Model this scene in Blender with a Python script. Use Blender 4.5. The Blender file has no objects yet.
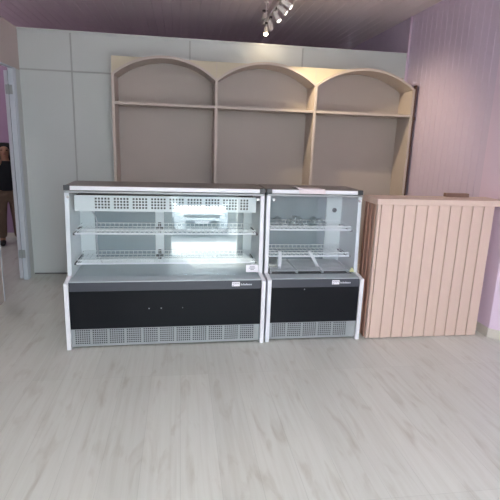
import bpy, bmesh, math, random
from mathutils import Vector, Matrix
random.seed(7)
SC = bpy.context.scene
COL = SC.collection
PI = math.pi

# ------------------------------------------------------------------ materials
def lin(c):
    return tuple(((v/255)/12.92 if v/255 <= .04045 else ((v/255+.055)/1.055)**2.4) for v in c)

def mat(name, rgb, rough=.5, metal=0., var=.06, scale=12., bump=0., bscale=60., spec=.5, stretch=None):
    """procedural principled material: gentle noise in colour and roughness, optional bump"""
    m = bpy.data.materials.new(name); m.use_nodes = True
    nt = m.node_tree; N = nt.nodes; L = nt.links
    b = N['Principled BSDF']
    c = lin(rgb)
    tc = N.new('ShaderNodeTexCoord')
    src = tc.outputs['Object']
    if stretch:
        mp = N.new('ShaderNodeMapping'); mp.inputs['Scale'].default_value = stretch
        L.new(src, mp.inputs['Vector']); src = mp.outputs['Vector']
    nz = N.new('ShaderNodeTexNoise'); nz.inputs['Scale'].default_value = scale
    nz.inputs['Detail'].default_value = 4
    L.new(src, nz.inputs['Vector'])
    mx = N.new('ShaderNodeMix'); mx.data_type = 'RGBA'
    mx.inputs['A'].default_value = tuple(v*(1-var) for v in c)+(1,)
    mx.inputs['B'].default_value = tuple(min(1, v*(1+var)) for v in c)+(1,)
    L.new(nz.outputs['Fac'], mx.inputs['Factor'])
    L.new(mx.outputs['Result'], b.inputs['Base Color'])
    b.inputs['Roughness'].default_value = rough
    b.inputs['Metallic'].default_value = metal
    b.inputs['Specular IOR Level'].default_value = spec
    if bump:
        n2 = N.new('ShaderNodeTexNoise'); n2.inputs['Scale'].default_value = bscale
        L.new(src, n2.inputs['Vector'])
        bp = N.new('ShaderNodeBump'); bp.inputs['Strength'].default_value = bump; bp.inputs['Distance'].default_value = .01
        L.new(n2.outputs['Fac'], bp.inputs['Height']); L.new(bp.outputs['Normal'], b.inputs['Normal'])
    return m

def emis(name, rgb, st):
    m = bpy.data.materials.new(name); m.use_nodes = True
    b = m.node_tree.nodes['Principled BSDF']
    b.inputs['Base Color'].default_value = lin(rgb)+(1,)
    b.inputs['Emission Color'].default_value = lin(rgb)+(1,)
    b.inputs['Emission Strength'].default_value = st
    return m

def glass(name, tint=(1, 1, 1), base=.04, rough=.0):
    """thin pane: clear through, mirror by angle (Schlick)"""
    m = bpy.data.materials.new(name); m.use_nodes = True
    nt = m.node_tree; N = nt.nodes; L = nt.links
    N.remove(N['Principled BSDF'])
    out = N['Material Output']
    lw = N.new('ShaderNodeLayerWeight'); lw.inputs['Blend'].default_value = .5
    p = N.new('ShaderNodeMath'); p.operation = 'POWER'; p.inputs[1].default_value = 5
    L.new(lw.outputs['Facing'], p.inputs[0])
    mr = N.new('ShaderNodeMath'); mr.operation = 'MULTIPLY_ADD'; mr.inputs[1].default_value = 1-base; mr.inputs[2].default_value = base
    L.new(p.outputs[0], mr.inputs[0])
    t = N.new('ShaderNodeBsdfTransparent'); t.inputs['Color'].default_value = tint+(1,)
    g = N.new('ShaderNodeBsdfGlossy'); g.inputs['Roughness'].default_value = rough; g.inputs['Color'].default_value = (1, 1, 1, 1)
    mx = N.new('ShaderNodeMixShader')
    L.new(mr.outputs[0], mx.inputs['Fac']); L.new(t.outputs[0], mx.inputs[1]); L.new(g.outputs[0], mx.inputs[2])
    L.new(mx.outputs[0], out.inputs['Surface'])
    return m

def floor_mat():
    m = bpy.data.materials.new('laminate'); m.use_nodes = True
    nt = m.node_tree; N = nt.nodes; L = nt.links; b = N['Principled BSDF']
    tc = N.new('ShaderNodeTexCoord')
    mp = N.new('ShaderNodeMapping'); mp.inputs['Rotation'].default_value = (0, 0, PI/2)
    L.new(tc.outputs['Object'], mp.inputs['Vector'])
    br = N.new('ShaderNodeTexBrick'); br.offset = .37; br.offset_frequency = 1
    br.inputs['Scale'].default_value = 1; br.inputs['Brick Width'].default_value = 1.22; br.inputs['Row Height'].default_value = .19
    br.inputs['Mortar Size'].default_value = .0012; br.inputs['Mortar Smooth'].default_value = .2
    br.inputs['Color1'].default_value = lin(FLOOR_A)+(1,); br.inputs['Color2'].default_value = lin(FLOOR_B)+(1,)
    br.inputs['Mortar'].default_value = lin(FLOOR_M)+(1,); br.inputs['Bias'].default_value = 0
    L.new(mp.outputs['Vector'], br.inputs['Vector'])
    # oak grain: streaks drawn out along the planks
    def streak(sx, sy, det, lo, hi):
        mm = N.new('ShaderNodeMapping'); mm.inputs['Scale'].default_value = (sx, sy, 1)
        L.new(tc.outputs['Object'], mm.inputs['Vector'])
        n = N.new('ShaderNodeTexNoise'); n.inputs['Scale'].default_value = 1; n.inputs['Detail'].default_value = det; n.inputs['Distortion'].default_value = .8
        L.new(mm.outputs['Vector'], n.inputs['Vector'])
        r = N.new('ShaderNodeMapRange'); r.inputs['From Min'].default_value = lo; r.inputs['From Max'].default_value = hi
        L.new(n.outputs['Fac'], r.inputs['Value']); return r
    s1 = streak(13, 3.0, 6, .54, .76); s2 = streak(34, 1.6, 4, .40, .75)
    m1 = N.new('ShaderNodeMix'); m1.data_type = 'RGBA'; m1.blend_type = 'MULTIPLY'
    m1.inputs['B'].default_value = (.74, .70, .66, 1)
    k1 = N.new('ShaderNodeMath'); k1.operation = 'MULTIPLY'; k1.inputs[1].default_value = .75
    L.new(s1.outputs[0], k1.inputs[0]); L.new(k1.outputs[0], m1.inputs['Factor']); L.new(br.outputs['Color'], m1.inputs['A'])
    m2 = N.new('ShaderNodeMix'); m2.data_type = 'RGBA'; m2.blend_type = 'MULTIPLY'
    m2.inputs['B'].default_value = (.82, .80, .77, 1)
    k2 = N.new('ShaderNodeMath'); k2.operation = 'MULTIPLY'; k2.inputs[1].default_value = .5
    L.new(s2.outputs[0], k2.inputs[0]); L.new(k2.outputs[0], m2.inputs['Factor']); L.new(m1.outputs['Result'], m2.inputs['A'])
    L.new(m2.outputs['Result'], b.inputs['Base Color'])
    b.inputs['Roughness'].default_value = .34
    b.inputs['Specular IOR Level'].default_value = .5
    bp = N.new('ShaderNodeBump'); bp.inputs['Strength'].default_value = .06; bp.inputs['Distance'].default_value = .004
    L.new(s2.outputs[0], bp.inputs['Height']); L.new(bp.outputs['Normal'], b.inputs['Normal'])
    return m

FLOOR_A = (212, 215, 209); FLOOR_B = (204, 207, 201); FLOOR_M = (192, 196, 190)
M = dict(
    floor=floor_mat(),
    ceil=mat('ceiling_pvc', (243, 231, 230), .32, var=.03, scale=2),
    partition=mat('partition_board', (200, 205, 205), .45, var=.02, scale=3),
    seam=mat('joint_profile', (172, 176, 176), .45, var=.03),
    leftwall=mat('left_wall_paint', (196, 184, 181), .7, var=.03, scale=3),
    pvc=mat('pink_pvc', (213, 198, 221), .28, var=.03, scale=2),
    pink=mat('pink_paint', (226, 206, 228), .6, var=.03, scale=3),
    purple=mat('purple_paint', (168, 138, 168), .7, var=.05, scale=2),
    cream=mat('plain_wall', (222, 216, 208), .7, var=.03, scale=2),
    tile=mat('baseboard_tile', (212, 206, 198), .35, var=.05, scale=8),
    jamb=mat('door_frame_white', (206, 214, 224), .4, var=.02),
    door=mat('door_leaf_white', (204, 206, 216), .4, var=.02),
    shelf=mat('beige_mdf', (194, 182, 174), .5, var=.03, scale=4),
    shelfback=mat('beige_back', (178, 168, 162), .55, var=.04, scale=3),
    spandrel=mat('cream_mdf', (198, 188, 166), .5, var=.03, scale=4),
    darkedge=mat('dark_brown_edge', (96, 66, 58), .5, var=.1),
    alu=mat('white_aluminium', (232, 234, 240), .35, var=.02, scale=6),
    white=mat('white_enamel', (226, 232, 234), .35, var=.02, scale=5),
    wire=mat('white_wire', (236, 240, 242), .35, var=.02),
    steelgrey=mat('grey_enamel', (56, 60, 70), .5, var=.04, scale=5),
    deck=mat('deck_steel', (176, 186, 192), .35, metal=.2, var=.04, scale=4),
    black=mat('black_panel', (14, 17, 23), .5, var=.08, scale=6, spec=.22),
    dark=mat('dark_cap', (70, 72, 76), .5, var=.08),
    topgrey=mat('dark_grey_top', (124, 117, 115), .4, var=.05),
    inside=mat('dark_inside', (52, 56, 60), .7, var=.1),
    reardoor=mat('rear_door_grey', (146, 160, 166), .15, var=.04, scale=3),
    grille=mat('grey_grille', (162, 168, 172), .4, metal=.2, var=.04),
    rack=mat('grey_rack', (186, 190, 196), .4, metal=.2, var=.04),
    screw=mat('bright_screw', (210, 212, 216), .25, metal=.8, var=.03),
    sticker=mat('white_sticker', (238, 238, 244), .5, var=.02),
    ink=mat('grey_ink', (150, 152, 164), .6, var=.05),
    bandtext=mat('band_text', (196, 200, 208), .5, var=.02),
    warn=mat('warning_yellow', (228, 226, 170), .5, var=.04),
    paper=mat('paper', (232, 222, 226), .8, var=.02, bump=.1, bscale=14),
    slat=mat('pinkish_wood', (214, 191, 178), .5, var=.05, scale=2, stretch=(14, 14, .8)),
    shaded_slat=mat('shaded_pinkish_wood', (170, 130, 114), .5, var=.08, scale=2, stretch=(14, 14, .8)),  # same wood as the front slats, with shade put into the colour
    slatgap=mat('slat_gap', (110, 76, 66), .7, var=.08),
    board=mat('brown_board', (134, 104, 92), .55, var=.08, scale=3, stretch=(3, 20, 20)),
    spot=mat('spot_shell', (224, 218, 214), .4, var=.02),
    spotclip=mat('spot_clip', (60, 56, 56), .5, var=.05),
    lens_on=emis('lens_on', (255, 238, 200), 14.),
    lens_dim=emis('lens_dim', (255, 246, 230), 2.2),
    lens_off=mat('lens_off', (214, 206, 206), .25, var=.03),
    skin=mat('skin', (182, 136, 112), .55, var=.05, scale=20),
    lips=mat('lips', (150, 86, 80), .5, var=.05),
    eye=mat('eye', (40, 30, 28), .2, var=.05),
    hair=mat('hair', (30, 24, 26), .5, var=.2, scale=40, stretch=(20, 20, 2)),
    blacktop=mat('black_cloth', (30, 30, 38), .85, var=.12, scale=30),
    trousers=mat('brown_cloth', (120, 98, 84), .85, var=.1, scale=24),
    shoe=mat('dark_shoe', (28, 28, 32), .5, var=.1),
    glass=glass('pane_glass', (.96, .98, .985), .04),
    plastic=glass('clear_plastic', (.86, .90, .90), .16, .12),
    carpaint=mat('car_paint', (226, 230, 234), .22, var=.02),
    carglass=mat('car_glass', (40, 48, 54), .05, var=.05),
    cardark=mat('car_black', (26, 28, 30), .4, var=.1),
    lamp=mat('car_lamp', (190, 200, 206), .08, metal=.4, var=.1, scale=20),
    tyre=mat('tyre', (24, 24, 24), .8, var=.1),
    rim=mat('rim', (170, 174, 178), .3, metal=.8, var=.05),
    pavement=mat('pavement', (196, 195, 191), .85, var=.06, scale=3, bump=.2, bscale=30),
    sky_screen=mat('sky_screen_grey', (138, 138, 134), .85, var=.06, scale=2),
    asphalt=mat('asphalt', (112, 112, 112), .9, var=.1, scale=20, bump=.3),
)

# ------------------------------------------------------------------ builders
class MB:
    def __init__(s): s.bm = bmesh.new()
    def box(s, x0, x1, y0, y1, z0, z1, bev=0, mi=0, rot=None, at=None):
        r = bmesh.ops.create_cube(s.bm, size=1)
        vs = r['verts']
        for v in vs:
            v.co = Vector((x0+(v.co.x+.5)*(x1-x0), y0+(v.co.y+.5)*(y1-y0), z0+(v.co.z+.5)*(z1-z0)))
        fs = {f for v in vs for f in v.link_faces}
        for f in fs: f.material_index = mi
        if bev:
            es = list({e for v in vs for e in v.link_edges})
            r = bmesh.ops.bevel(s.bm, geom=es, offset=bev, segments=2, profile=.5, affect='EDGES')
            vs = list({v for f in r['faces'] for v in f.verts}) 
        if rot is not None:
            allv = vs if not bev else [v for v in s.bm.verts if v in set(vs)]
            bmesh.ops.transform(s.bm, matrix=rot, verts=allv)
        return s
    def rod(s, a, b, r, n=6, r2=None, cap=True, mi=0):
        a = Vector(a); b = Vector(b); d = b-a
        q = d.to_track_quat('Z', 'Y').to_matrix().to_4x4()
        m = Matrix.Translation((a+b)/2) @ q
        g = bmesh.ops.create_cone(s.bm, cap_ends=cap, segments=n, radius1=r, radius2=r if r2 is None else r2, depth=d.length, matrix=m)
        for f in {f for v in g['verts'] for f in v.link_faces}: f.material_index = mi
        return s
    def ball(s, c, r, sub=2, sc=(1, 1, 1), mi=0):
        m = Matrix.Translation(c) @ Matrix.Diagonal((sc[0], sc[1], sc[2], 1))
        g = bmesh.ops.create_icosphere(s.bm, subdivisions=sub, radius=r, matrix=m)
        for f in {f for v in g['verts'] for f in v.link_faces}: f.material_index = mi; f.smooth = True
        return s
    def prism(s, pts, axis, a, b, mi=0):
        """polygon extruded along an axis; pts are the other two coordinates in order"""
        def P(p, t):
            return {'x': (t, p[0], p[1]), 'y': (p[0], t, p[1]), 'z': (p[0], p[1], t)}[axis]
        A = [s.bm.verts.new(P(p, a)) for p in pts]; B = [s.bm.verts.new(P(p, b)) for p in pts]
        n = len(pts); fs = []
        fs.append(s.bm.faces.new(A)); fs.append(s.bm.faces.new(B[::-1]))
        for i in range(n):
            j = (i+1) % n
            fs.append(s.bm.faces.new((A[i], B[i], B[j], A[j])))
        for f in fs: f.material_index = mi
        return s
    def strip(s, pts, axis, a, b, mi=0):
        """open polyline swept along an axis: a corrugated sheet"""
        def P(p, t):
            return {'x': (t, p[0], p[1]), 'y': (p[0], t, p[1]), 'z': (p[0], p[1], t)}[axis]
        A = [s.bm.verts.new(P(p, a)) for p in pts]; B = [s.bm.verts.new(P(p, b)) for p in pts]
        for i in range(len(pts)-1):
            f = s.bm.faces.new((A[i], A[i+1], B[i+1], B[i])); f.material_index = mi
        return s
    def quad(s, pts, mi=0):
        f = s.bm.faces.new([s.bm.verts.new(p) for p in pts]); f.material_index = mi; return s
    def holes(s, xs, zs, hole, y, th):
        """plate in the xz plane pierced where hole(i, j) is true"""
        V = {}
        def v(i, j, k):
            if (i, j, k) not in V: V[i, j, k] = s.bm.verts.new((xs[i], y+k*th, zs[j]))
            return V[i, j, k]
        nx, nz = len(xs)-1, len(zs)-1
        solid = lambda i, j: 0 <= i < nx and 0 <= j < nz and not hole(i, j)
        for i in range(nx):
            for j in range(nz):
                if not solid(i, j): continue
                s.bm.faces.new((v(i, j, 0), v(i+1, j, 0), v(i+1, j+1, 0), v(i, j+1, 0)))
                s.bm.faces.new((v(i, j, 1), v(i, j+1, 1), v(i+1, j+1, 1), v(i+1, j, 1)))
                if not solid(i-1, j): s.bm.faces.new((v(i, j, 0), v(i, j+1, 0), v(i, j+1, 1), v(i, j, 1)))
                if not solid(i+1, j): s.bm.faces.new((v(i+1, j, 0), v(i+1, j, 1), v(i+1, j+1, 1), v(i+1, j+1, 0)))
                if not solid(i, j-1): s.bm.faces.new((v(i, j, 0), v(i, j, 1), v(i+1, j, 1), v(i+1, j, 0)))
                if not solid(i, j+1): s.bm.faces.new((v(i, j+1, 0), v(i+1, j+1, 0), v(i+1, j+1, 1), v(i, j+1, 1)))
        return s
    def build(s, name, m, parent=None, smooth=False, recalc=True):
        if recalc: bmesh.ops.recalc_face_normals(s.bm, faces=s.bm.faces[:])
        me = bpy.data.meshes.new(name); s.bm.to_mesh(me); s.bm.free()
        for x in (m if isinstance(m, (list, tuple)) else [m]): me.materials.append(x)
        if smooth:
            for p in me.polygons: p.use_smooth = True
        o = bpy.data.objects.new(name, me); COL.objects.link(o)
        if parent: o.parent = parent
        return o

def tag(o, label, cat, group=None):
    o['label'] = label; o['category'] = cat
    if group: o['group'] = group
    return o
def empty(name, loc, label, cat, rz=0, group=None):
    o = bpy.data.objects.new(name, None); COL.objects.link(o)
    o.location = loc; o.rotation_euler = (0, 0, rz); o.empty_display_size = .1
    return tag(o, label, cat, group)
def struct(name, mb, m):
    o = mb.build(name, m); o['kind'] = 'structure'; return o
def B(*a, **k): return MB().box(*a, **k)

# ------------------------------------------------------------------ the shell
D = 5.396; XL = -1.652; XR = 2.611; ZP = 2.614; ZC = 3.01
YF = -2.0; YB = 7.45; XO = -4.6
struct('floor', B(XO-.1, 3.6, YF-.12, YB+.1, -.06, 0), M['floor'])

def ribs(a, b, pitch, base, depth, gap):
    """plank profile with V joints, from a to b"""
    pts = []; t = a
    while t < b-1e-6:
        e = min(t+pitch, b)
        pts += [(t, base+depth), (t+gap, base), (e-gap, base)]
        t = e
    pts.append((b, base+depth)); return pts
c = MB()
pc = ribs(XO-.1, 3.6, .107, ZC, .006, .004)
c.strip(pc, 'y', YF-.1, YB+.1)
c.box(XO-.1, 3.6, YF-.1, YB+.1, ZC+.02, ZC+.1)
struct('ceiling', c, M['ceil'])

# right wall: grooved pink PVC, then a smooth pier and a splayed reveal by the side opening
w = MB()
w.strip([(x, y) for y, x in ribs(3.74, YB, .1, XR, .005, .004)], 'z', 0, ZC)
w.box(XR+.02, XR+.12, 3.74, YB, 0, ZC)
struct('wall_right', w, M['pvc'])
SY1 = 3.12
w = MB()
w.prism([(2.606, 3.74), (2.606, 3.35), (2.83, SY1), (3.0, SY1), (3.0, 3.74)], 'z', 0, ZC)
w.box(2.83, 3.0, YF, SY1, 0, ZC)
struct('wall_right_pier', w, M['pink'])
# tiled skirting on the pier
bs = MB()
bs.prism([(2.606, 3.74), (2.594, 3.74), (2.594, 3.345), (2.606, 3.35)], 'z', 0, .078)
bs.prism([(2.594, 3.345), (2.82, 3.113), (2.83, SY1), (2.606, 3.35)], 'z', 0, .078)
struct('baseboard_right', bs, M['tile'])

# white partition behind the shelves, with joint strips
pw = MB().box(XL, XR-.002, D, D+.04, 0, ZP)
struct('wall_back', pw, M['partition'])
k = 1
for x in (-1.131, .102, 1.353):
    struct('trim_%d' % k, B(x-.008, x+.008, D-.006, D-.0005, 0, ZP-.022), M['seam']); k += 1
struct('trim_%d' % k, B(XL+.002, XR-.03, D-.0055, D-.0005, 2.206, 2.222), M['seam']); k += 1
struct('trim_%d' % k, B(XL, XR-.03, D-.008, D-.0005, ZP-.02, ZP), M['partition']); k += 1
struct('trim_%d' % k, B(XR-.024, XR-.003, D-.02, D-.0005, 2.28, ZC-.004), M['pink']); k += 1
struct('baseboard_back', B(XL+.004, -.75, D-.008, D-.0005, 0, .012), M['dark'])

# left partition with the doorway
DY0, DY1, DZ = 4.45, 5.165, 2.2
lw = MB()
lw.box(XL-.04, XL, YF, DY0, 0, ZP); lw.box(XL-.04, XL, DY0, D+.04, DZ, ZP)
struct('wall_left', lw, M['leftwall'])
struct('wall_left_return', B(XL-.04, XL, DY1+.03, D+.04, 0, DZ), M['partition'])
fr = MB()
fr.box(XL-.043, XL+.004, DY1, DY1+.03, 0, DZ); fr.box(XL-.043, XL+.004, DY0-.03+.03, DY0+.02, 0, DZ)
fr.box(XL-.043, XL+.004, DY0, DY1+.03, DZ-.012, DZ-.0005)
fr.box(XL-.0035, XL+.006, DY1+.0305, DY1+.085, 0, DZ)
struct('trim_%d' % k, fr, M['jamb']); k += 1
# door leaf folded right back against the other side of the partition
dr = bpy.data.objects.new('door_1', None); COL.objects.link(dr); dr.location = (XL-.046, DY1+.004, 0); dr['kind'] = 'structure'
B(-.038, -.004, 0, .80, .012, DZ-.035, bev=.002).build('door_leaf', M['door'], dr)
for z in (.29, 1.985):
    h = MB(); h.rod((.0, -.006, z-.05), (.0, -.006, z+.05), .006, 8)
    h.box(-.03, .036, -.006, -.0035, z-.045, z+.045)
    h.build('hinge', M['grille'], dr)
hd = MB(); hd.rod((-.05, .73, 1.02), (-.085, .73, 1.02), .01, 8); hd.rod((-.082, .735, 1.02), (-.082, .62, 1.02), .008, 8)
hd.build('door_handle', M['screw'], dr)

struct('wall_far', B(XO, XR, YB, YB+.1, 0, ZC), M['purple'])
struct('baseboard_far', B(XO, XL, YB-.012, YB-.0005, 0, .07), M['tile'])
struct('wall_outer', B(XO-.1, XO, YF, YB, 0, ZC), M['purple'])
# shop front behind the camera, open to the street
OX0, OX1, OZ = .02, 1.32, 2.9
f = MB()
f.box(XO, OX0, YF-.12, YF, 0, ZC); f.box(OX1, 3.0, YF-.12, YF, 0, ZC); f.box(OX0, OX1, YF-.12, YF, OZ, ZC)
struct('wall_front', f, M['cream'])
struct('sidewalk', B(-14, 16, -4.6, YF-.12, -.16, -.02), M['pavement'])
struct('sidewalk_side', B(3.6, 16, YF-.12, 14, -.16, -.02), M['pavement'])
struct('road', B(-14, 16, -18, -4.6, -.3, -.14), M['asphalt'])

struct('wall_sky_screen', B(-14, 16, -18.4, -18, -.3, 2.7), M['sky_screen'])  # unseen wall added to keep bright sky from behind the reflected car

# ------------------------------------------------------------------ arched shelving unit
SF = 5.05; SB = 5.384
su = empty('shelving_unit', (0, SF, 0), 'tall beige built-in shelving unit of three arched bays against the white partition', 'shelving unit')
xs = [-.672, .372, 1.438, 2.553]; zs = 2.165; ztop = 2.372
dd = SB-SF
for i, x in enumerate(xs):
    n = 'side_panel' if i in (0, 3) else 'divider'
    B(x-.014, x+.014, 0, dd-.012, 0, zs+.02, bev=.0015).build(n, M['shelf'], su)
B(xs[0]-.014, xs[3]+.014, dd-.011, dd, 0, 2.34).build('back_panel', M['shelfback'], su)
def arch_pts(x0, x1, z0, z1, n=28):
    hw = (x1-x0)/2; h = z1-z0; R = (hw*hw+h*h)/(2*h); cx = (x0+x1)/2; cz = z1-R
    a = math.asin(hw/R)
    return [(cx+R*math.sin(-a+2*a*i/n), cz+R*math.cos(-a+2*a*i/n)) for i in range(n+1)]
for i in range(3):
    x0, x1 = xs[i]+(-.014 if i == 0 else 0), xs[i+1]+(.014 if i == 2 else 0)
    o = arch_pts(x0, x1, zs+.012, ztop); inn = arch_pts(x0+.004, x1-.004, zs-.014, ztop-.026)
    a = MB(); a.prism(o+inn[::-1], 'y', -.001, dd-.012)
    a.build('arch', M['shelf'], su)
    B(xs[i]+.0145, xs[i+1]-.0145, .002, dd-.012, 1.886, 1.912, bev=.0015).build('shelf', M['shelf'], su)
    # low base shelf, mostly hidden by the cases
    B(xs[i]+.0145, xs[i+1]-.0145, .01, dd-.012, .08, .106).build('shelf', M['shelf'], su)
# spandrels: boards filling the corners between the arches, set back behind their rims
ZS = 2.352
def arc(i): return arch_pts(xs[i]+(-.014 if i == 0 else 0), xs[i+1]+(.014 if i == 2 else 0), zs+.0135, ztop+.001)
for lo, hi in ((None, 0), (0, 1), (1, 2)):
    poly = []
    if lo is not None: poly += [p for p in arc(lo)[14:] if p[1] < ZS]
    poly += [p for p in arc(hi)[:14] if p[1] < ZS]
    if lo is not None: poly = [(poly[0][0]-.02, ZS)]+poly
    else: poly = [(poly[0][0], ZS)]+poly
    poly += [(poly[-1][0]+.02, ZS)]
    q = [poly[0]]
    for p in poly[1:]:
        if (Vector(p)-Vector(q[-1])).length > 1e-4: q.append(p)
    sp = MB().prism(q, 'y', .05, .062).build('spandrel', M['spandrel'], su)
    if hi: B(xs[hi]-.003, xs[hi]+.003, .047, .0495, zs+.02, ZS-.002).build('joint_strip', M['shelf'], su)
e = MB(); e.box(xs[3]+.0145, xs[3]+.03, -.004, .05, 0, 2.225); e.box(xs[3]+.0145, xs[3]+.04, -.012, .03, 1.86, 1.89, bev=.002)
e.build('edge_trim', M['darkedge'], su)

# ------------------------------------------------------------------ refrigerated display cases
def lerp(a, b, t): return a+(b-a)*t
GY0, GY1, GZ0, GZ1 = .150, .186, .526, 1.166      # front pane leans back a little
def display_case(root, W, big):
    # cabinet body under the deck
    b = MB(); b.box(.03, W-.03, .045, .60, .02, .498)
    for x in (.05, W-.09):
        for y in (.08, .54): b.box(x, x+.04, y, y+.04, 0, .02)
    b.build('cabinet_body', M['inside'], root)
    # white end posts, boot-shaped
    for x0 in (0, W-.03):
        p = MB(); p.prism([(0, 0), (.60, 0), (.60, .53), (.135, .53), (.125, .532), (0, .514)], 'x', x0, x0+.03)
        p.build('end_post', M['alu'], root)
    B(.031, W-.031, .013, .044, .158, .452, bev=.001).build('front_panel', M['black'], root)
    nb = MB(); nb.prism([(.010, .453), (.044, .453), (.044, .517), (.018, .517)], 'x', .031, W-.031)
    band = nb.build('front_band', M['steelgrey'], root)
    lg_ = MB(); lg_.prism([(.0185, .5175), (.145, .5175), (.145, .5235), (.022, .5235)], 'x', .031, W-.031)
    lg_.build('ledge', M['deck'], root)
    # maker's plate and line of lettering on the band
    lx = W-.262
    pl = MB(); pl.box(lx, lx+.06, .0085, .0108, .474, .508)
    lg = pl.build('logo_plate', M['sticker'], band)
    gl = MB()
    for gx, gw, gz, gh in ((.006, .004, .492, .010), (.010, .008, .498, .004), (.010, .007, .489, .003), (.021, .004, .488, .014), (.025, .007, .497, .004),
                           (.035, .004, .488, .014), (.039, .006, .497, .003), (.048, .004, .490, .012), (.003, .012, .476, .006)):
        gl.box(lx+gx, lx+gx+gw, .0078, .0084, gz, gz+gh)
    gl.build('logo_glyphs', M['ink'], lg)
    tx = MB(); x = lx+.068
    for i, wd in enumerate((.005, .007, 0, .006, .005, .006, .005, .007, .005, .006, .004, .006)):
        if wd:
            tx.box(x, x+wd, .0085, .0105, .481, .491 + (.005 if i in (0, 3, 6) else 0))
        x += .0075 if wd else .004
    tx.build('lettering', M['bandtext'], band)
    # screws on the dark panel
    if big:
        for sx in (.60, .69, .85):
            MB().rod((sx, .0135, .31), (sx, .0105, .31), .005 if sx < .8 else .003, 10).build('screw', M['grille'], root)
    else:
        MB().rod((.30, .0135, .435), (.30, .0105, .435), .004, 10).build('screw', M['grille'], root)
    # pierced kick grille
    x0, x1 = .032, W-.032
    g0, pitch, cols = x0+.025, (.1245 if big else .128), 7
    n = int((x1-.01-g0)/pitch) if big else 5
    xs_, hx = [x0], set()
    for k_ in range(n):
        gx = g0+k_*pitch
        u = (pitch-.020)/(cols*1.55-.55)
        for q in range(cols):
            xs_.append(gx+q*u*1.55); hx.add(len(xs_)-1); xs_.append(gx+q*u*1.55+u)
    xs_.append(x1)
    zs_, hz = [.014], set()
    rows = 7; u = (.145-.032)/(rows*1.55-.55)
    for q in range(rows):
        zs_.append(.032+q*u*1.55); hz.add(len(zs_)-1); zs_.append(.032+q*u*1.55+u)
    zs_.append(.157)
    gr = MB(); gr.holes(xs_, zs_, lambda i, j: i in hx and j in hz, .030, .003)
    gr.build('kick_grille', M['grille'], root)
    # deck
    B(.031, W-.031, .146, .585, .4985, .512).build('deck', M['deck'] if big else M['inside'], root)
    if not big:
        dg = MB()
        for y in [.20+.046*i for i in range(9)]:
            dg.rod((.06, y, .536), (W-.06, y, .536), .0062, 6)
        for x in (.06, .06+(W-.12)*.33, .06+(W-.12)*.66, W-.06):
            dg.box(x-.007, x+.007, .19, .572, .515, .541)
        dg.build('deck_rack', M['rack'], root)
    # end panels above the deck
    for x0 in (.002, W-.028):
        p = MB(); p.prism([(GY0+.012, .531), (.60, .531), (.60, 1.15), (GY1+.010, 1.15)], 'x', x0, x0+.026)
        p.build('side_panel', M['white'], root)
    for sx in (.0, W-.03):
        inner = .030 if sx == 0 else -.030
        p = MB(); x0 = sx+(.0 if sx == 0 else 0)
        p.prism([(GY0+.008, .532), (GY0+.0115, .532), (GY1+.0095, 1.15), (GY1+.006, 1.15)], 'x', min(x0, x0+.03), max(x0, x0+.03))
        p.build('corner_trim', M['alu'], root)
    # front pane
    gx0, gx1 = (.004, W-.032) if big else (.033, W-.002)
    g = MB(); g.prism([(GY0, GZ0), (GY0+.005, GZ0), (GY1+.005, GZ1-.018), (GY1, GZ1-.018)], 'x', gx0, gx1)
    pane = g.build('front_glass', M['glass'], root)
    for px in (gx0+.022, gx1-.022):
        t = .93; y = lerp(GY0, GY1, t); z = lerp(GZ0, GZ1, t)
        MB().rod((px, y-.008, z), (px, y-.0005, z), .010, 12).build('glass_clamp', M['screw'], pane)
    st = MB()
    if big:
        yy = lambda z: lerp(GY0, GY1, (z-GZ0)/(GZ1-GZ0))-.001
        a, b_ = .545, .605
        st.quad([(W-.135, yy(a), a), (W-.035, yy(a), a), (W-.035, yy(b_), b_), (W-.135, yy(b_), b_)], 0)
        for i, (u0, u1, v) in enumerate(((.3, .7, .68), (.25, .75, .5), (.35, .65, .32))):
            z0_ = a+(b_-a)*v; xx0 = W-.135+.1*u0; xx1 = W-.135+.1*u1
            st.quad([(xx0, yy(z0_)-.0008, z0_), (xx1, yy(z0_)-.0008, z0_), (xx1, yy(z0_+.006)-.0008, z0_+.006), (xx0, yy(z0_+.006)-.0008, z0_+.006)], 1)
        s = st.build('label_sticker', [M['sticker'], M['ink']], pane, recalc=False)
    else:
        yy = lambda z: lerp(GY0, GY1, (z-GZ0)/(GZ1-GZ0))-.001
        a, b_ = .536, .578
        f_ = st.bm.faces.new([st.bm.verts.new(p) for p in ((W-.072, yy(a), a), (W-.028, yy(a), a), (W-.050, yy(b_), b_))])
        st.box(W-.0515, W-.0485, yy(a+.014)-.0012, yy(a+.014)-.0006, a+.012, a+.026, mi=1)
        st.build('warning_triangle', [M['warn'], M['ink']], pane, recalc=False)
    # top
    B(.0, W, .200, .60, 1.166, 1.203, bev=.002).build('top_panel', M['topgrey'], root)
    B(.040, W-.040, .187, .1995, 1.170, 1.200, bev=.002).build('top_trim', M['alu'], root)
    for x0 in (-.004, W-.0395):
        B(x0, x0+.0435, .184, .1995, 1.168, 1.206, bev=.003).build('end_cap', M['dark'], root)
    B(.004, W-.004, GY1-.004, .215, 1.151, 1.164, bev=.001).build('glass_rail', M['grille'], root)
    # rear wall: white uprights, header, sill and grey sliding doors
    rf = MB()
    if big:
        ups = ((.029, .145), (.635, .705), (1.385, W-.029)); doors = ((.146, .634), (.706, 1.384))
    else:
        ups = ((.617, .757),); doors = ((.029, .616),)
    for a, b_ in ups: rf.box(a, b_, .565, .585, .513, 1.15)
    rf.box(.029, W-.029, .586, .598, 1.06, 1.15); rf.box(.029, W-.029, .560, .5645, .513, .56 if big else .535)
    rf.build('rear_frame', M['white'], root)
    for a, b_ in doors:
        B(a, b_, .572, .583, .513, 1.145).build('rear_door', M['reardoor'], root)
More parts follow.
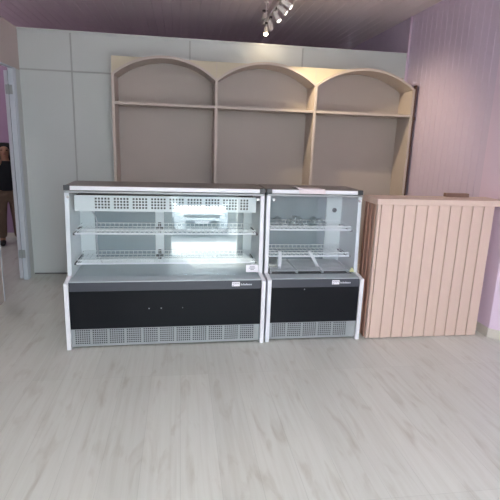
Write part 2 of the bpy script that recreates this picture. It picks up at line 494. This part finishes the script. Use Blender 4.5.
    if not big:
        MB().rod((.69, .5645, .99), (.69, .558, .99), .020, 16).build('hole_disc', M['dark'], root)  # dark disc standing in for the shaded round hole in the upright
        B(.758, W-.029, .572, .583, .513, 1.145).build('rear_filler', M['grille'], root)
    if big:
        # evaporator cover with groups of square holes
        x0, x1 = .052, W-.052
        g0, pitch = .20, .1385
        xs_, hx = [x0], set()
        for k_ in range(9):
            gx = g0+k_*pitch; u = .117/8
            for q in range(5 if k_ < 8 else 3):
                xs_.append(gx+q*u*1.6); hx.add(len(xs_)-1); xs_.append(gx+q*u*1.6+u)
        xs_.append(x1)
        zs_ = [1.010]; hz = set()
        for q in range(4):
            zs_.append(1.027+q*.0225); hz.add(len(zs_)-1); zs_.append(1.027+q*.0225+.0145)
        zs_.append(1.126)
        ev = MB(); ev.holes(xs_, zs_, lambda i, j: i in hx and j in hz, .262, .002)
        cover = ev.build('evaporator_cover', M['white'], root)
        bx = MB(); bx.box(x0, x1, .263, .555, 1.006, 1.0115); bx.box(x0, x1, .300, .555, 1.014, 1.12, mi=1)
        bx.build('evaporator_pan', [M['white'], M['inside']], root)
        # drain hose down the left side
        dh = MB()
        hp = [(.13, .54, 1.006), (.13, .535, .97), (.155, .53, .93), (.17, .53, .88), (.16, .53, .7), (.17, .53, .6), (.20, .52, .53)]
        for a, b_ in zip(hp, hp[1:]): dh.rod(a, b_, .006, 8)
        dh.build('drain_hose', M['rack'], root)

def wire_shelf(root, W, z, y0=.242, y1=.535, mid=None):
    """white wire shelf: rods, cross wires, a zigzag lip and a flat front rail"""
    s = MB(); x0, x1 = .052, W-.052
    for y in (y0+.006, lerp(y0, y1, .33), lerp(y0, y1, .66), y1):
        s.rod((x0, y, z), (x1, y, z), .003, 5)
    s.rod((x0, y1, z+.030), (x1, y1, z+.030), .003, 5)
    s.rod((x0, y0+.006, z+.026), (x1, y0+.006, z+.026), .0042, 5)
    n = int((x1-x0)/.036)
    for i in range(n+1):
        x = lerp(x0, x1, i/n)
        s.rod((x, y0+.004, z+.003), (x, y1, z+.003), .0018, 4, cap=False)
        s.rod((x, y1, z+.003), (x, y1, z+.030), .0018, 4, cap=False)
        xm = lerp(x0, x1, min(1, (i+.5)/n))
        s.rod((x, y0+.006, z+.002), (xm, y0+.006, z+.025), .0016, 4, cap=False)
        if i < n: s.rod((xm, y0+.006, z+.025), (lerp(x0, x1, (i+1)/n), y0+.006, z+.002), .0016, 4, cap=False)
    for x in (x0, x1):
        s.rod((x, y0+.006, z+.026), (x, y1, z+.030), .003, 5)
        s.rod((x, y0+.006, z), (x, y1, z), .003, 5)
    sh = s.build('wire_shelf', M['wire'], root)
    B(x0-.004, x1+.004, y0-.006, y0, z-.007, z+.006, bev=.001).build('front_rail', M['alu'], sh)
    for x, sg in ((x0, -1), (x1, 1)):
        bx0, bx1 = sorted((x+sg*.005, x+sg*.0225))
        B(bx0, bx1, y0+.02, y1+.01, z-.018, z-.004).build('bracket', M['steelgrey'], sh)
    if mid:
        c = MB(); c.box(mid-.03, mid+.03, y1-.03, y1+.022, z-.022, z-.004); c.box(mid-.012, mid+.012, y1+.004, y1+.022, z-.05, z+.035)
        c.build('bracket', M['dark'], sh)
    return sh

big = empty('display_case', (-.832, 3.333, 0), 'wide empty refrigerated glass display case with perforated inner cover, left of the narrower one', 'display case', rz=math.radians(1.0))
WB = 1.486
display_case(big, WB, True)
for z in (.838, .603): wire_shelf(big, WB, z, mid=.67)
small = empty('display_case', (.672, 3.372, 0), 'narrow glass display case with a paper sheet on top, left of the slatted counter', 'display case', rz=math.radians(.3))
WS = .785
display_case(small, WS, False)
for z in (.872, .650): wire_shelf(small, WS, z)

def case_pt(x, y, z):      # a point given in the narrow case's own frame
    a = math.radians(.3); return Vector((.672+x*math.cos(a)-y*math.sin(a), 3.372+x*math.sin(a)+y*math.cos(a), z))

# crumpled clear plastic left on the upper shelf of the narrow case
def crumple(x, y, z, sx, sy, sz, label, seed, n=3):
    rnd = random.Random(seed)
    m = MB(); m.ball((0, 0, 0), 1, 4)
    from mathutils import noise
    for v in m.bm.verts:
        p = v.co.copy()
        k = 1+.55*noise.noise(p*1.7+Vector((seed*3.1, 0, 0)))+.30*noise.noise(p*4.1+Vector((0, seed*2.3, 0)))
        v.co = Vector((p.x*sx*k, p.y*sy*k, max(-.35, p.z)*sz*k))
    lo = min(v.co.z for v in m.bm.verts)
    for v in m.bm.verts: v.co.z -= lo
    o = m.build('plastic_bag', M['plastic'], None)
    o.location = case_pt(x, y, z); o.rotation_euler = (0, 0, rnd.uniform(-.4, .4))
    return tag(o, label, 'plastic bag', 'crumpled clear plastic in the narrow case')
zt = .872+.006
crumple(.128, .40, zt, .052, .07, .045, 'crumpled clear plastic nearest the left end of the upper wire shelf of the narrow case', 1)
crumple(.290, .38, zt, .062, .07, .055, 'largest heap of crumpled clear plastic, middle of the upper wire shelf of the narrow case', 2)
crumple(.480, .39, zt, .068, .07, .050, 'crumpled clear plastic nearest the white upright, upper wire shelf of the narrow case', 3)

# pale strips hung over the front rail of its lower shelf
def hung_strip(x, dx, z1, label):
    yr = .242
    path = [(x-dx*.35, yr+.05, .688), (x-dx*.2, yr+.022, .690), (x-dx*.1, yr-.002, .686), (x, yr-.012, .668), (x+dx*.4, yr-.016, .63), (x+dx*.8, yr-.014, .585), (x+dx, yr-.010, z1)]
    m = MB(); rows = []
    for (px, py, pz) in path:
        rows.append([m.bm.verts.new((px+u, py, pz)) for u in (-.0145, 0, .0145)])
    for a, b_ in zip(rows, rows[1:]):
        for i in range(2): m.bm.faces.new((a[i], a[i+1], b_[i+1], b_[i]))
    o = m.build('plastic_strip', M['sticker'], None, smooth=True)
    so = o.modifiers.new('thickness', 'SOLIDIFY'); so.thickness = .0015
    o.location = (.672, 3.372, 0); o.rotation_euler = (0, 0, math.radians(.3))
    return tag(o, label, 'plastic strip', 'pale strips on the lower wire shelf')
hung_strip(.138, .0, .545, 'straight pale plastic strip over the lower wire shelf, left in the narrow case')
hung_strip(.400, .062, .560, 'slanted pale plastic strip over the lower wire shelf, middle of the narrow case')
tb = MB()
tb.box(0, .075, 0, .10, 0, .004); tb.box(0, .004, 0, .10, .004, .075); tb.box(.071, .075, 0, .10, .004, .075); tb.box(.004, .071, 0, .004, .004, .075); tb.box(.004, .071, .096, .10, .004, .075)
o = tb.build('small_bin', M['steelgrey'], None); o.location = case_pt(.055, .30, .5435); o.rotation_euler = (0, 0, math.radians(.3))
tag(o, 'small dark grey open bin on the rack in the left corner of the narrow case', 'bin')

# sheet of paper on top of the narrow case, folded over its front edge
pp = MB(); rows = []
prof = [(.36, 1.2045), (.30, 1.2045), (.25, 1.206), (.205, 1.2085), (.186, 1.2095), (.1795, 1.204), (.178, 1.195), (.177, 1.18), (.1765, 1.171)]
for j, (y, z) in enumerate(prof):
    row = []
    for i in range(9):
        u = i/8
        lift = .0
        if i == 0 and j <= 4: lift = .010+.010*j/4 if j >= 2 else 0
        x = .245+.215*u + (-.035 if (i == 0 and 2 <= j <= 4) else 0) + .012*(j/8)
        row.append(pp.bm.verts.new((x, y, z+lift)))
    rows.append(row)
for a, b_ in zip(rows, rows[1:]):
    for i in range(8): pp.bm.faces.new((a[i], a[i+1], b_[i+1], b_[i]))
o = pp.build('paper_sheet', M['paper'], None, smooth=True)
o.location = (.672, 3.372, 0); o.rotation_euler = (0, 0, math.radians(.3))
so = o.modifiers.new('thickness', 'SOLIDIFY'); so.thickness = .0008; so.offset = 1
tag(o, 'pinkish white paper sheet lying over the top front edge of the narrow display case', 'paper')

# ------------------------------------------------------------------ slatted service counter
CX, CY = 1.515, 3.385
ct = empty('service_counter', (CX, CY, 0), 'service counter clad in slanted pinkish wooden slats, right of the narrow display case', 'counter')
def saw(a, b, n):
    """saw-tooth slat section: each slat's near edge stands out, its far edge sinks into a dark joint"""
    p = []; w = (b-a)/n
    for i in range(n):
        t = a+i*w
        p += [(t, -.009), (t+w-.0025, .001), (t+w-.0025, .014), (t+w, .014)]
    return p
LW = 1.0; CZ = 1.163
fp = MB(); fp.prism(saw(0, .031, 1)+saw(.031, LW, 10)[:-1]+[(LW-.0025, .024), (0, .024)], 'z', .006, CZ-.047)
fp.build('front_panel', M['slat'], ct)
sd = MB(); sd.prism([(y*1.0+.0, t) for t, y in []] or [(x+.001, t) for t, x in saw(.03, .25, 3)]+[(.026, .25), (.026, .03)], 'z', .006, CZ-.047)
o = sd.build('side_panel', M['shaded_slat'], ct); o['label'] = 'slatted end, its shade painted as a darker brown'
B(LW-.02, LW, .026, .25, .006, CZ-.047).build('side_panel', M['slat'], ct)
B(.027, LW-.021, .03, .25, .55, .57).build('inner_shelf', M['slat'], ct)
B(-.012, 1.088, -.018, .265, CZ-.046, CZ, bev=.002).build('countertop', M['slat'], ct)

bd = B(0, .20, 0, .05, 0, .030, bev=.002).build('wooden_board', M['board'], None)
bd.location = (2.20, 3.585, CZ+.0015); bd.rotation_euler = (0, 0, math.radians(-3))
tag(bd, 'short brown wooden board lying on the countertop by the pink wall', 'board')

# ------------------------------------------------------------------ track light
TX = .905; TZ = 2.80
tl = empty('track_light', (TX, 4.85, TZ), 'white ceiling track light with a row of small spotlights above the shelving', 'track light')
r = MB(); r.box(-.017, .017, -.78, .56, 0, .022, bev=.002)
for y in (-.55, .45): r.rod((0, y, .02), (0, y, ZC-TZ-.012), .005, 8); r.rod((0, y, ZC-TZ-.014), (0, y, ZC-TZ-.0005), .025, 12)
r.build('track_rail', M['spot'], tl)
def head(y, aim, lens):
    """one spot: clip, stirrup and can, pointing along aim"""
    aim = Vector(aim).normalized()
    c = Vector((0, y, -.085)); back = c-aim*.042; front = c+aim*.042
    m = MB(); m.rod((0, y, -.012), (0, y, -.06), .006, 8)
    m.rod(back, front, .020, 16, .025); m.ball(back, .020, 2)
    h = m.build('spot_head', M['spot'], tl)
    k_ = MB(); k_.box(-.014, .014, y-.022, y+.022, -.016, -.0005); k_.build('clip', M['spotclip'], h)
    l = MB(); l.rod(front, front+aim*.003, .021, 16); l.build('lens', lens, h)
    return tl.location+front+aim*.02, aim
spots = []
for y, aim, lens in ((.42, (-.1, -.6, -.9), M['lens_on']), (.17, (.25, .75, -.6), M['lens_dim']), (-.17, (.45, -.35, -.85), M['lens_dim']),
                     (-.42, (.8, -.18, -.6), M['lens_dim']), (-.60, (.8, -.22, -.55), M['lens_dim'])):
    spots.append(head(y, aim, lens))
cl = empty('ceiling_spotlight', (.945, 5.62, ZC), 'single small unlit spotlight on the ceiling, left of the track light', 'spotlight')
m = MB(); m.rod((0, 0, -.0005), (0, 0, -.012), .03, 12); m.rod((0, 0, -.012), (0, 0, -.035), .007, 8); m.build('mount', M['spotclip'], cl)
m = MB(); m.rod((0, 0, -.035), (0, -.01, -.10), .022, 14, .036); m.build('shade', M['spot'], cl)

def light(name, kind, loc, energy, color, size=.05, aim=None, **kw):
    d = bpy.data.lights.new(name, kind); d.energy = energy; d.color = color
    for a, v in kw.items(): setattr(d, a, v)
    o = bpy.data.objects.new(name, d); COL.objects.link(o); o.location = loc
    if aim is not None: o.rotation_euler = Vector(aim).to_track_quat('-Z', 'Y').to_euler()
    return o
WARM = (1., .80, .52)
light('track_lamp', 'SPOT', spots[0][0], 4, WARM, aim=spots[0][1], spot_size=1.6, spot_blend=.9, shadow_soft_size=.03)
light('track_lamp_wall', 'SPOT', spots[1][0], 1.7, WARM, aim=spots[1][1], spot_size=2.5, spot_blend=1., shadow_soft_size=.03)
light('track_lamp_dim', 'SPOT', spots[2][0], 40, WARM, aim=(.8, .12, -.85), spot_size=1.6, spot_blend=.8, shadow_soft_size=.02)

# ------------------------------------------------------------------ person in the next room
def skinned(name, pts, edges, mat_, parent, levels=2, root=0, smooth=True):
    me = bpy.data.meshes.new(name)
    me.from_pydata([p[:3] for p in pts], edges, [])
    o = bpy.data.objects.new(name, me); COL.objects.link(o)
    if parent: o.parent = parent
    sk = o.modifiers.new('skin', 'SKIN'); sk.use_smooth_shade = True
    for i, p in enumerate(pts):
        r_ = p[3]; sv = me.skin_vertices[0].data[i]
        sv.radius = r_ if isinstance(r_, tuple) else (r_, r_)
        sv.use_root = (i == root)
    ss = o.modifiers.new('sub', 'SUBSURF'); ss.levels = levels; ss.render_levels = levels
    me.materials.append(mat_)
    return o
pe = empty('person', (-2.41, 6.95, 0), 'person with long dark hair, black top and brown trousers standing beyond the left doorway', 'person', rz=math.radians(20)); pe.scale = (1.22, 1.15, 1)
# faces -y; height about 1.45 m
P_, E_ = [], []
def v(x, y, z, r_): P_.append((x, y, z, r_)); return len(P_)-1
def chain(ids):
    for a, b_ in zip(ids, ids[1:]): E_.append((a, b_))
pel = v(0, 0, .76, (.115, .085)); wst = v(0, .0, .90, (.098, .072)); chs = v(0, 0, 1.06, (.118, .082)); nb_ = v(0, .01, 1.165, (.055, .055))
nk = v(0, .0, 1.215, .042); jaw = v(0, -.018, 1.262, (.046, .056)); fac = v(0, -.005, 1.325, (.062, .076)); crn = v(0, .012, 1.375, (.058, .070)); tp = v(0, .012, 1.405, .030)
chain([pel, wst, chs, nb_, nk, jaw, fac, crn, tp])
for s in (-1, 1):
    hp = v(s*.075, 0, .71, .078); kn = v(s*.082, -.01, .405, .048); cf = v(s*.084, .012, .28, .045); an = v(s*.086, .012, .075, .031); hl = v(s*.086, .01, .035, .030); to = v(s*.095, -.115, .022, .024)
    chain([pel, hp, kn, cf, an, hl, to])
    sh = v(s*.135, 0, 1.125, .045)
    if s > 0:
        el = v(s*.185, .015, .90, .034); wr = v(s*.185, -.03, .70, .023); pm = v(s*.183, -.038, .655, (.026, .014)); d_ = Vector((0, -.12, -1)).normalized(); side = Vector((0, 1, -.1)).normalized()
    else:
        el = v(s*.175, -.06, .915, .034); wr = v(s*.095, -.17, 1.08, .023); pm = v(s*.080, -.172, 1.125, (.026, .014)); d_ = Vector((.3, .12, 1)).normalized(); side = Vector((1, .1, -.2)).normalized()
    chain([chs, sh, el, wr, pm])
    base = Vector(P_[pm][:3])
    for q, (off, ln) in enumerate(((-.021, .062), (-.007, .072), (.007, .067), (.021, .052))):
        a0 = base+side*off+d_*.022; bend = Vector((0, -.3, 0))
        f1 = v(*(a0), .0085); f2 = v(*(a0+d_*ln*.5+bend*.015), .0078); f3 = v(*(a0+d_*ln+bend*.05), .0065)
        E_.append((pm, f1)); chain([f1, f2, f3])
    a0 = base-side*.026-d_*.008
    t1 = v(*a0, .0095); t2 = v(*(a0-side*.018+d_*.028), .0085); E_.append((pm, t1)); chain([t1, t2])
body = skinned('body', P_, E_, M['skin'], pe)
# face details
fm = MB()
fm.ball((0, -.088, 1.310), .012, 2, (.8, 1.1, 1.3)); 
fm.build('nose', M['skin'], pe)
for sx in (-1, 1):
    MB().ball((sx*.068, .01, 1.315), .018, 2, (.4, .8, 1.2)).build('ear', M['skin'], pe)
    MB().ball((sx*.026, -.077, 1.332), .0095, 2, (1.3, .6, .8)).build('eye', M['eye'], pe)
    MB().box(sx*.027-.013, sx*.027+.013, -.084, -.076, 1.350, 1.354).build('eyebrow', M['hair'], pe)
MB().ball((0, -.076, 1.278), .016, 2, (1.2, .5, .42)).build('mouth', M['lips'], pe)
hp_ = [(0, .02, 1.395, (.076, .072)), (0, .045, 1.33, (.082, .064)), (0, .062, 1.22, (.090, .046)), (0, .072, 1.08, (.088, .034)), (0, .075, .97, (.06, .022)),
       (.062, -.03, 1.40, .030), (.082, -.030, 1.33, .034), (.088, -.040, 1.22, .038), (.086, -.06, 1.08, .034), (.076, -.068, 1.0, .014),
       (-.062, -.03, 1.40, .030), (-.082, -.030, 1.33, .034), (-.088, -.040, 1.22, .038), (-.086, -.06, 1.08, .034), (-.076, -.068, 1.0, .014), (0, -.045, 1.405, .034)]
skinned('hair', hp_, [(0, 1), (1, 2), (2, 3), (3, 4), (0, 5), (5, 6), (6, 7), (7, 8), (8, 9), (0, 10), (10, 11), (11, 12), (12, 13), (13, 14), (0, 15)], M['hair'], pe)
tpv = [(0, 0, .70, (.130, .100)), (0, 0, .90, (.116, .088)), (0, 0, 1.10, (.140, .104)), (0, .005, 1.185, (.074, .066)),
       (.138, 0, 1.127, .062), (.187, .015, .90, .045), (.186, -.026, .72, .032), (-.138, 0, 1.127, .062), (-.178, -.06, .915, .045), (-.102, -.160, 1.055, .032)]
skinned('black_top', tpv, [(0, 1), (1, 2), (2, 3), (2, 4), (4, 5), (5, 6), (2, 7), (7, 8), (8, 9)], M['blacktop'], pe)
trv = [(0, 0, .755, (.124, .094)), (.078, 0, .68, .088), (.084, -.006, .40, .062), (.087, .010, .085, .052), (-.078, 0, .68, .088), (-.084, -.006, .40, .062), (-.087, .010, .085, .052), (0, 0, .82, (.120, .090))]
skinned('trousers', trv, [(0, 1), (1, 2), (2, 3), (0, 4), (4, 5), (5, 6), (0, 7)], M['trousers'], pe)
for s in (-1, 1):
    skinned('shoe', [(s*.086, .03, .040, .038), (s*.090, -.05, .036, .036), (s*.096, -.125, .030, .029)], [(0, 1), (1, 2)], M['shoe'], pe)

# ------------------------------------------------------------------ car parked outside, seen in the display case glass
car = empty('car', (1.04, -7.2, -.14), 'white car parked in the street, its front reflected in the wide display case', 'car')
def loft(secs, n=6):
    """rounded closed sections along y: (y, half width, z low, z high, corner)"""
    m = MB(); rings = []
    for (y, hw, z0, z1, cr) in secs:
        ring = []
        for (cx, cz, a0) in ((hw-cr, z1-cr, 0), (-hw+cr, z1-cr, 90), (-hw+cr, z0+cr, 180), (hw-cr, z0+cr, 270)):
            for i in range(n+1):
                a = math.radians(a0+90*i/n); ring.append(m.bm.verts.new((cx+cr*math.cos(a), y, cz+cr*math.sin(a))))
        rings.append(ring)
    for a, b_ in zip(rings, rings[1:]):
        k_ = len(a)
        for i in range(k_): m.bm.faces.new((a[i], a[(i+1) % k_], b_[(i+1) % k_], b_[i]))
    m.bm.faces.new(rings[0]); m.bm.faces.new(rings[-1][::-1]); return m
loft([(0, .68, .30, .66, .12), (-.06, .78, .22, .78, .14), (-.30, .84, .20, .90, .16), (-.95, .86, .20, .99, .14), (-2.6, .86, .20, 1.02, .12), (-3.6, .84, .22, 1.02, .14), (-3.95, .76, .30, .95, .14)]).build('body', M['carpaint'], car, smooth=True)
loft([(-.85, .74, .95, 1.0, .02), (-1.35, .70, .95, 1.34, .10), (-1.75, .64, .95, 1.47, .12), (-2.9, .64, .95, 1.47, .12), (-3.7, .70, .95, 1.05, .04)]).build('windows', M['carglass'], car, smooth=True)
loft([(-1.55, .62, 1.425, 1.475, .02), (-2.2, .63, 1.44, 1.50, .025), (-3.05, .62, 1.43, 1.475, .02)]).build('roof', M['carpaint'], car, smooth=True)
B(-.56, .56, -.16, .012, .60, .71, bev=.03).build('grille', M['cardark'], car)
B(-.54, .54, -.16, .020, .27, .54, bev=.06).build('lower_intake', M['cardark'], car)
B(-.22, .22, .0205, .034, .43, .51).build('number_plate', M['sticker'], car)
for s in (-1, 1):
    h = MB(); h.ball((0, 0, 0), 1, 3)
    for q in h.bm.verts: q.co = Vector((s*(.69+q.co.x*.11), -.14+q.co.y*.13, .66+q.co.z*.15+q.co.x*.05))
    h.build('headlight', M['lamp'], car)
    mm = MB(); mm.ball((s*.93, -1.15, 1.02), .10, 3, (.9, .6, .65)); mm.rod((s*.84, -1.15, .98), (s*.9, -1.15, 1.0), .02, 8); mm.build('mirror', M['carpaint'], car)
    for y in (-.72, -3.2):
        w_ = MB(); w_.rod((s*.70, y, .30), (s*.875, y, .30), .30, 28); wh = w_.build('wheel', M['tyre'], car)
        MB().rod((s*.875, y, .30), (s*.885, y, .30), .19, 20).build('rim', M['rim'], wh)

# ------------------------------------------------------------------ daylight
wd = bpy.data.worlds.new('sky'); SC.world = wd; wd.use_nodes = True
bg = wd.node_tree.nodes['Background']; bg.inputs['Color'].default_value = (.82, .94, 1.0, 1); bg.inputs['Strength'].default_value = 9.0
light('sun', 'SUN', (0, -10, 10), 13, (.98, 1., .98), aim=(.10, .55, -.83), angle=.02)
for nm, loc, aim, sx, sy in (('daylight_front', ((OX0+OX1)/2, YF-.06, OZ/2), (0, 1, 0), OX1-OX0, OZ),):
    d = bpy.data.lights.new(nm, 'AREA'); d.shape = 'RECTANGLE'; d.size = sx; d.size_y = sy; d.cycles.is_portal = True
    o = bpy.data.objects.new(nm, d); COL.objects.link(o); o.location = loc; o.rotation_euler = Vector(aim).to_track_quat('-Z', 'Y').to_euler()
# unseen ceiling lamp, added to light the next room
nl = empty('added_ceiling_lamp', (-3.3, 6.2, ZC), 'unseen round white ceiling lamp added to light the next room', 'ceiling lamp')
m = MB(); m.rod((0, 0, -.0005), (0, 0, -.03), .15, 24); m.build('lamp_base', M['alu'], nl)
m = MB(); m.rod((0, 0, -.03), (0, 0, -.06), .14, 24, .11); m.build('diffuser', emis('diffuser', (245, 245, 255), 6), nl)
light('next_room_fill', 'POINT', (-3.3, 6.2, ZC-.12), 14, (1, .97, .97), shadow_soft_size=.12)  # fill light of the added lamp

# ------------------------------------------------------------------ camera
pitch, yaw, roll = .2293, .1537, .0354
cam = bpy.data.cameras.new('camera'); co = bpy.data.objects.new('camera', cam); COL.objects.link(co); SC.camera = co
cam.sensor_width = 36; cam.sensor_fit = 'HORIZONTAL'; cam.lens = 462.08/500*36; cam.clip_start = .05
fw = Vector((math.sin(yaw)*math.cos(pitch), math.cos(yaw)*math.cos(pitch), -math.sin(pitch)))
rt = Vector((math.cos(yaw), -math.sin(yaw), 0)); up = rt.cross(fw)
r2 = math.cos(roll)*rt+math.sin(roll)*up; u2 = -math.sin(roll)*rt+math.cos(roll)*up
co.matrix_world = Matrix(((r2.x, u2.x, -fw.x, 0), (r2.y, u2.y, -fw.y, 0), (r2.z, u2.z, -fw.z, 1.5546), (0, 0, 0, 1)))

SC.view_settings.view_transform = 'Standard'; SC.view_settings.look = 'None'
SC.view_settings.gamma = 1; SC.view_settings.use_curve_mapping = False
SC.view_settings.exposure = 1.05
SC.cycles.use_denoising = True
SC.cycles.max_bounces = 10; SC.cycles.diffuse_bounces = 6; SC.cycles.transparent_max_bounces = 16
SC.cycles.sample_clamp_indirect = 8
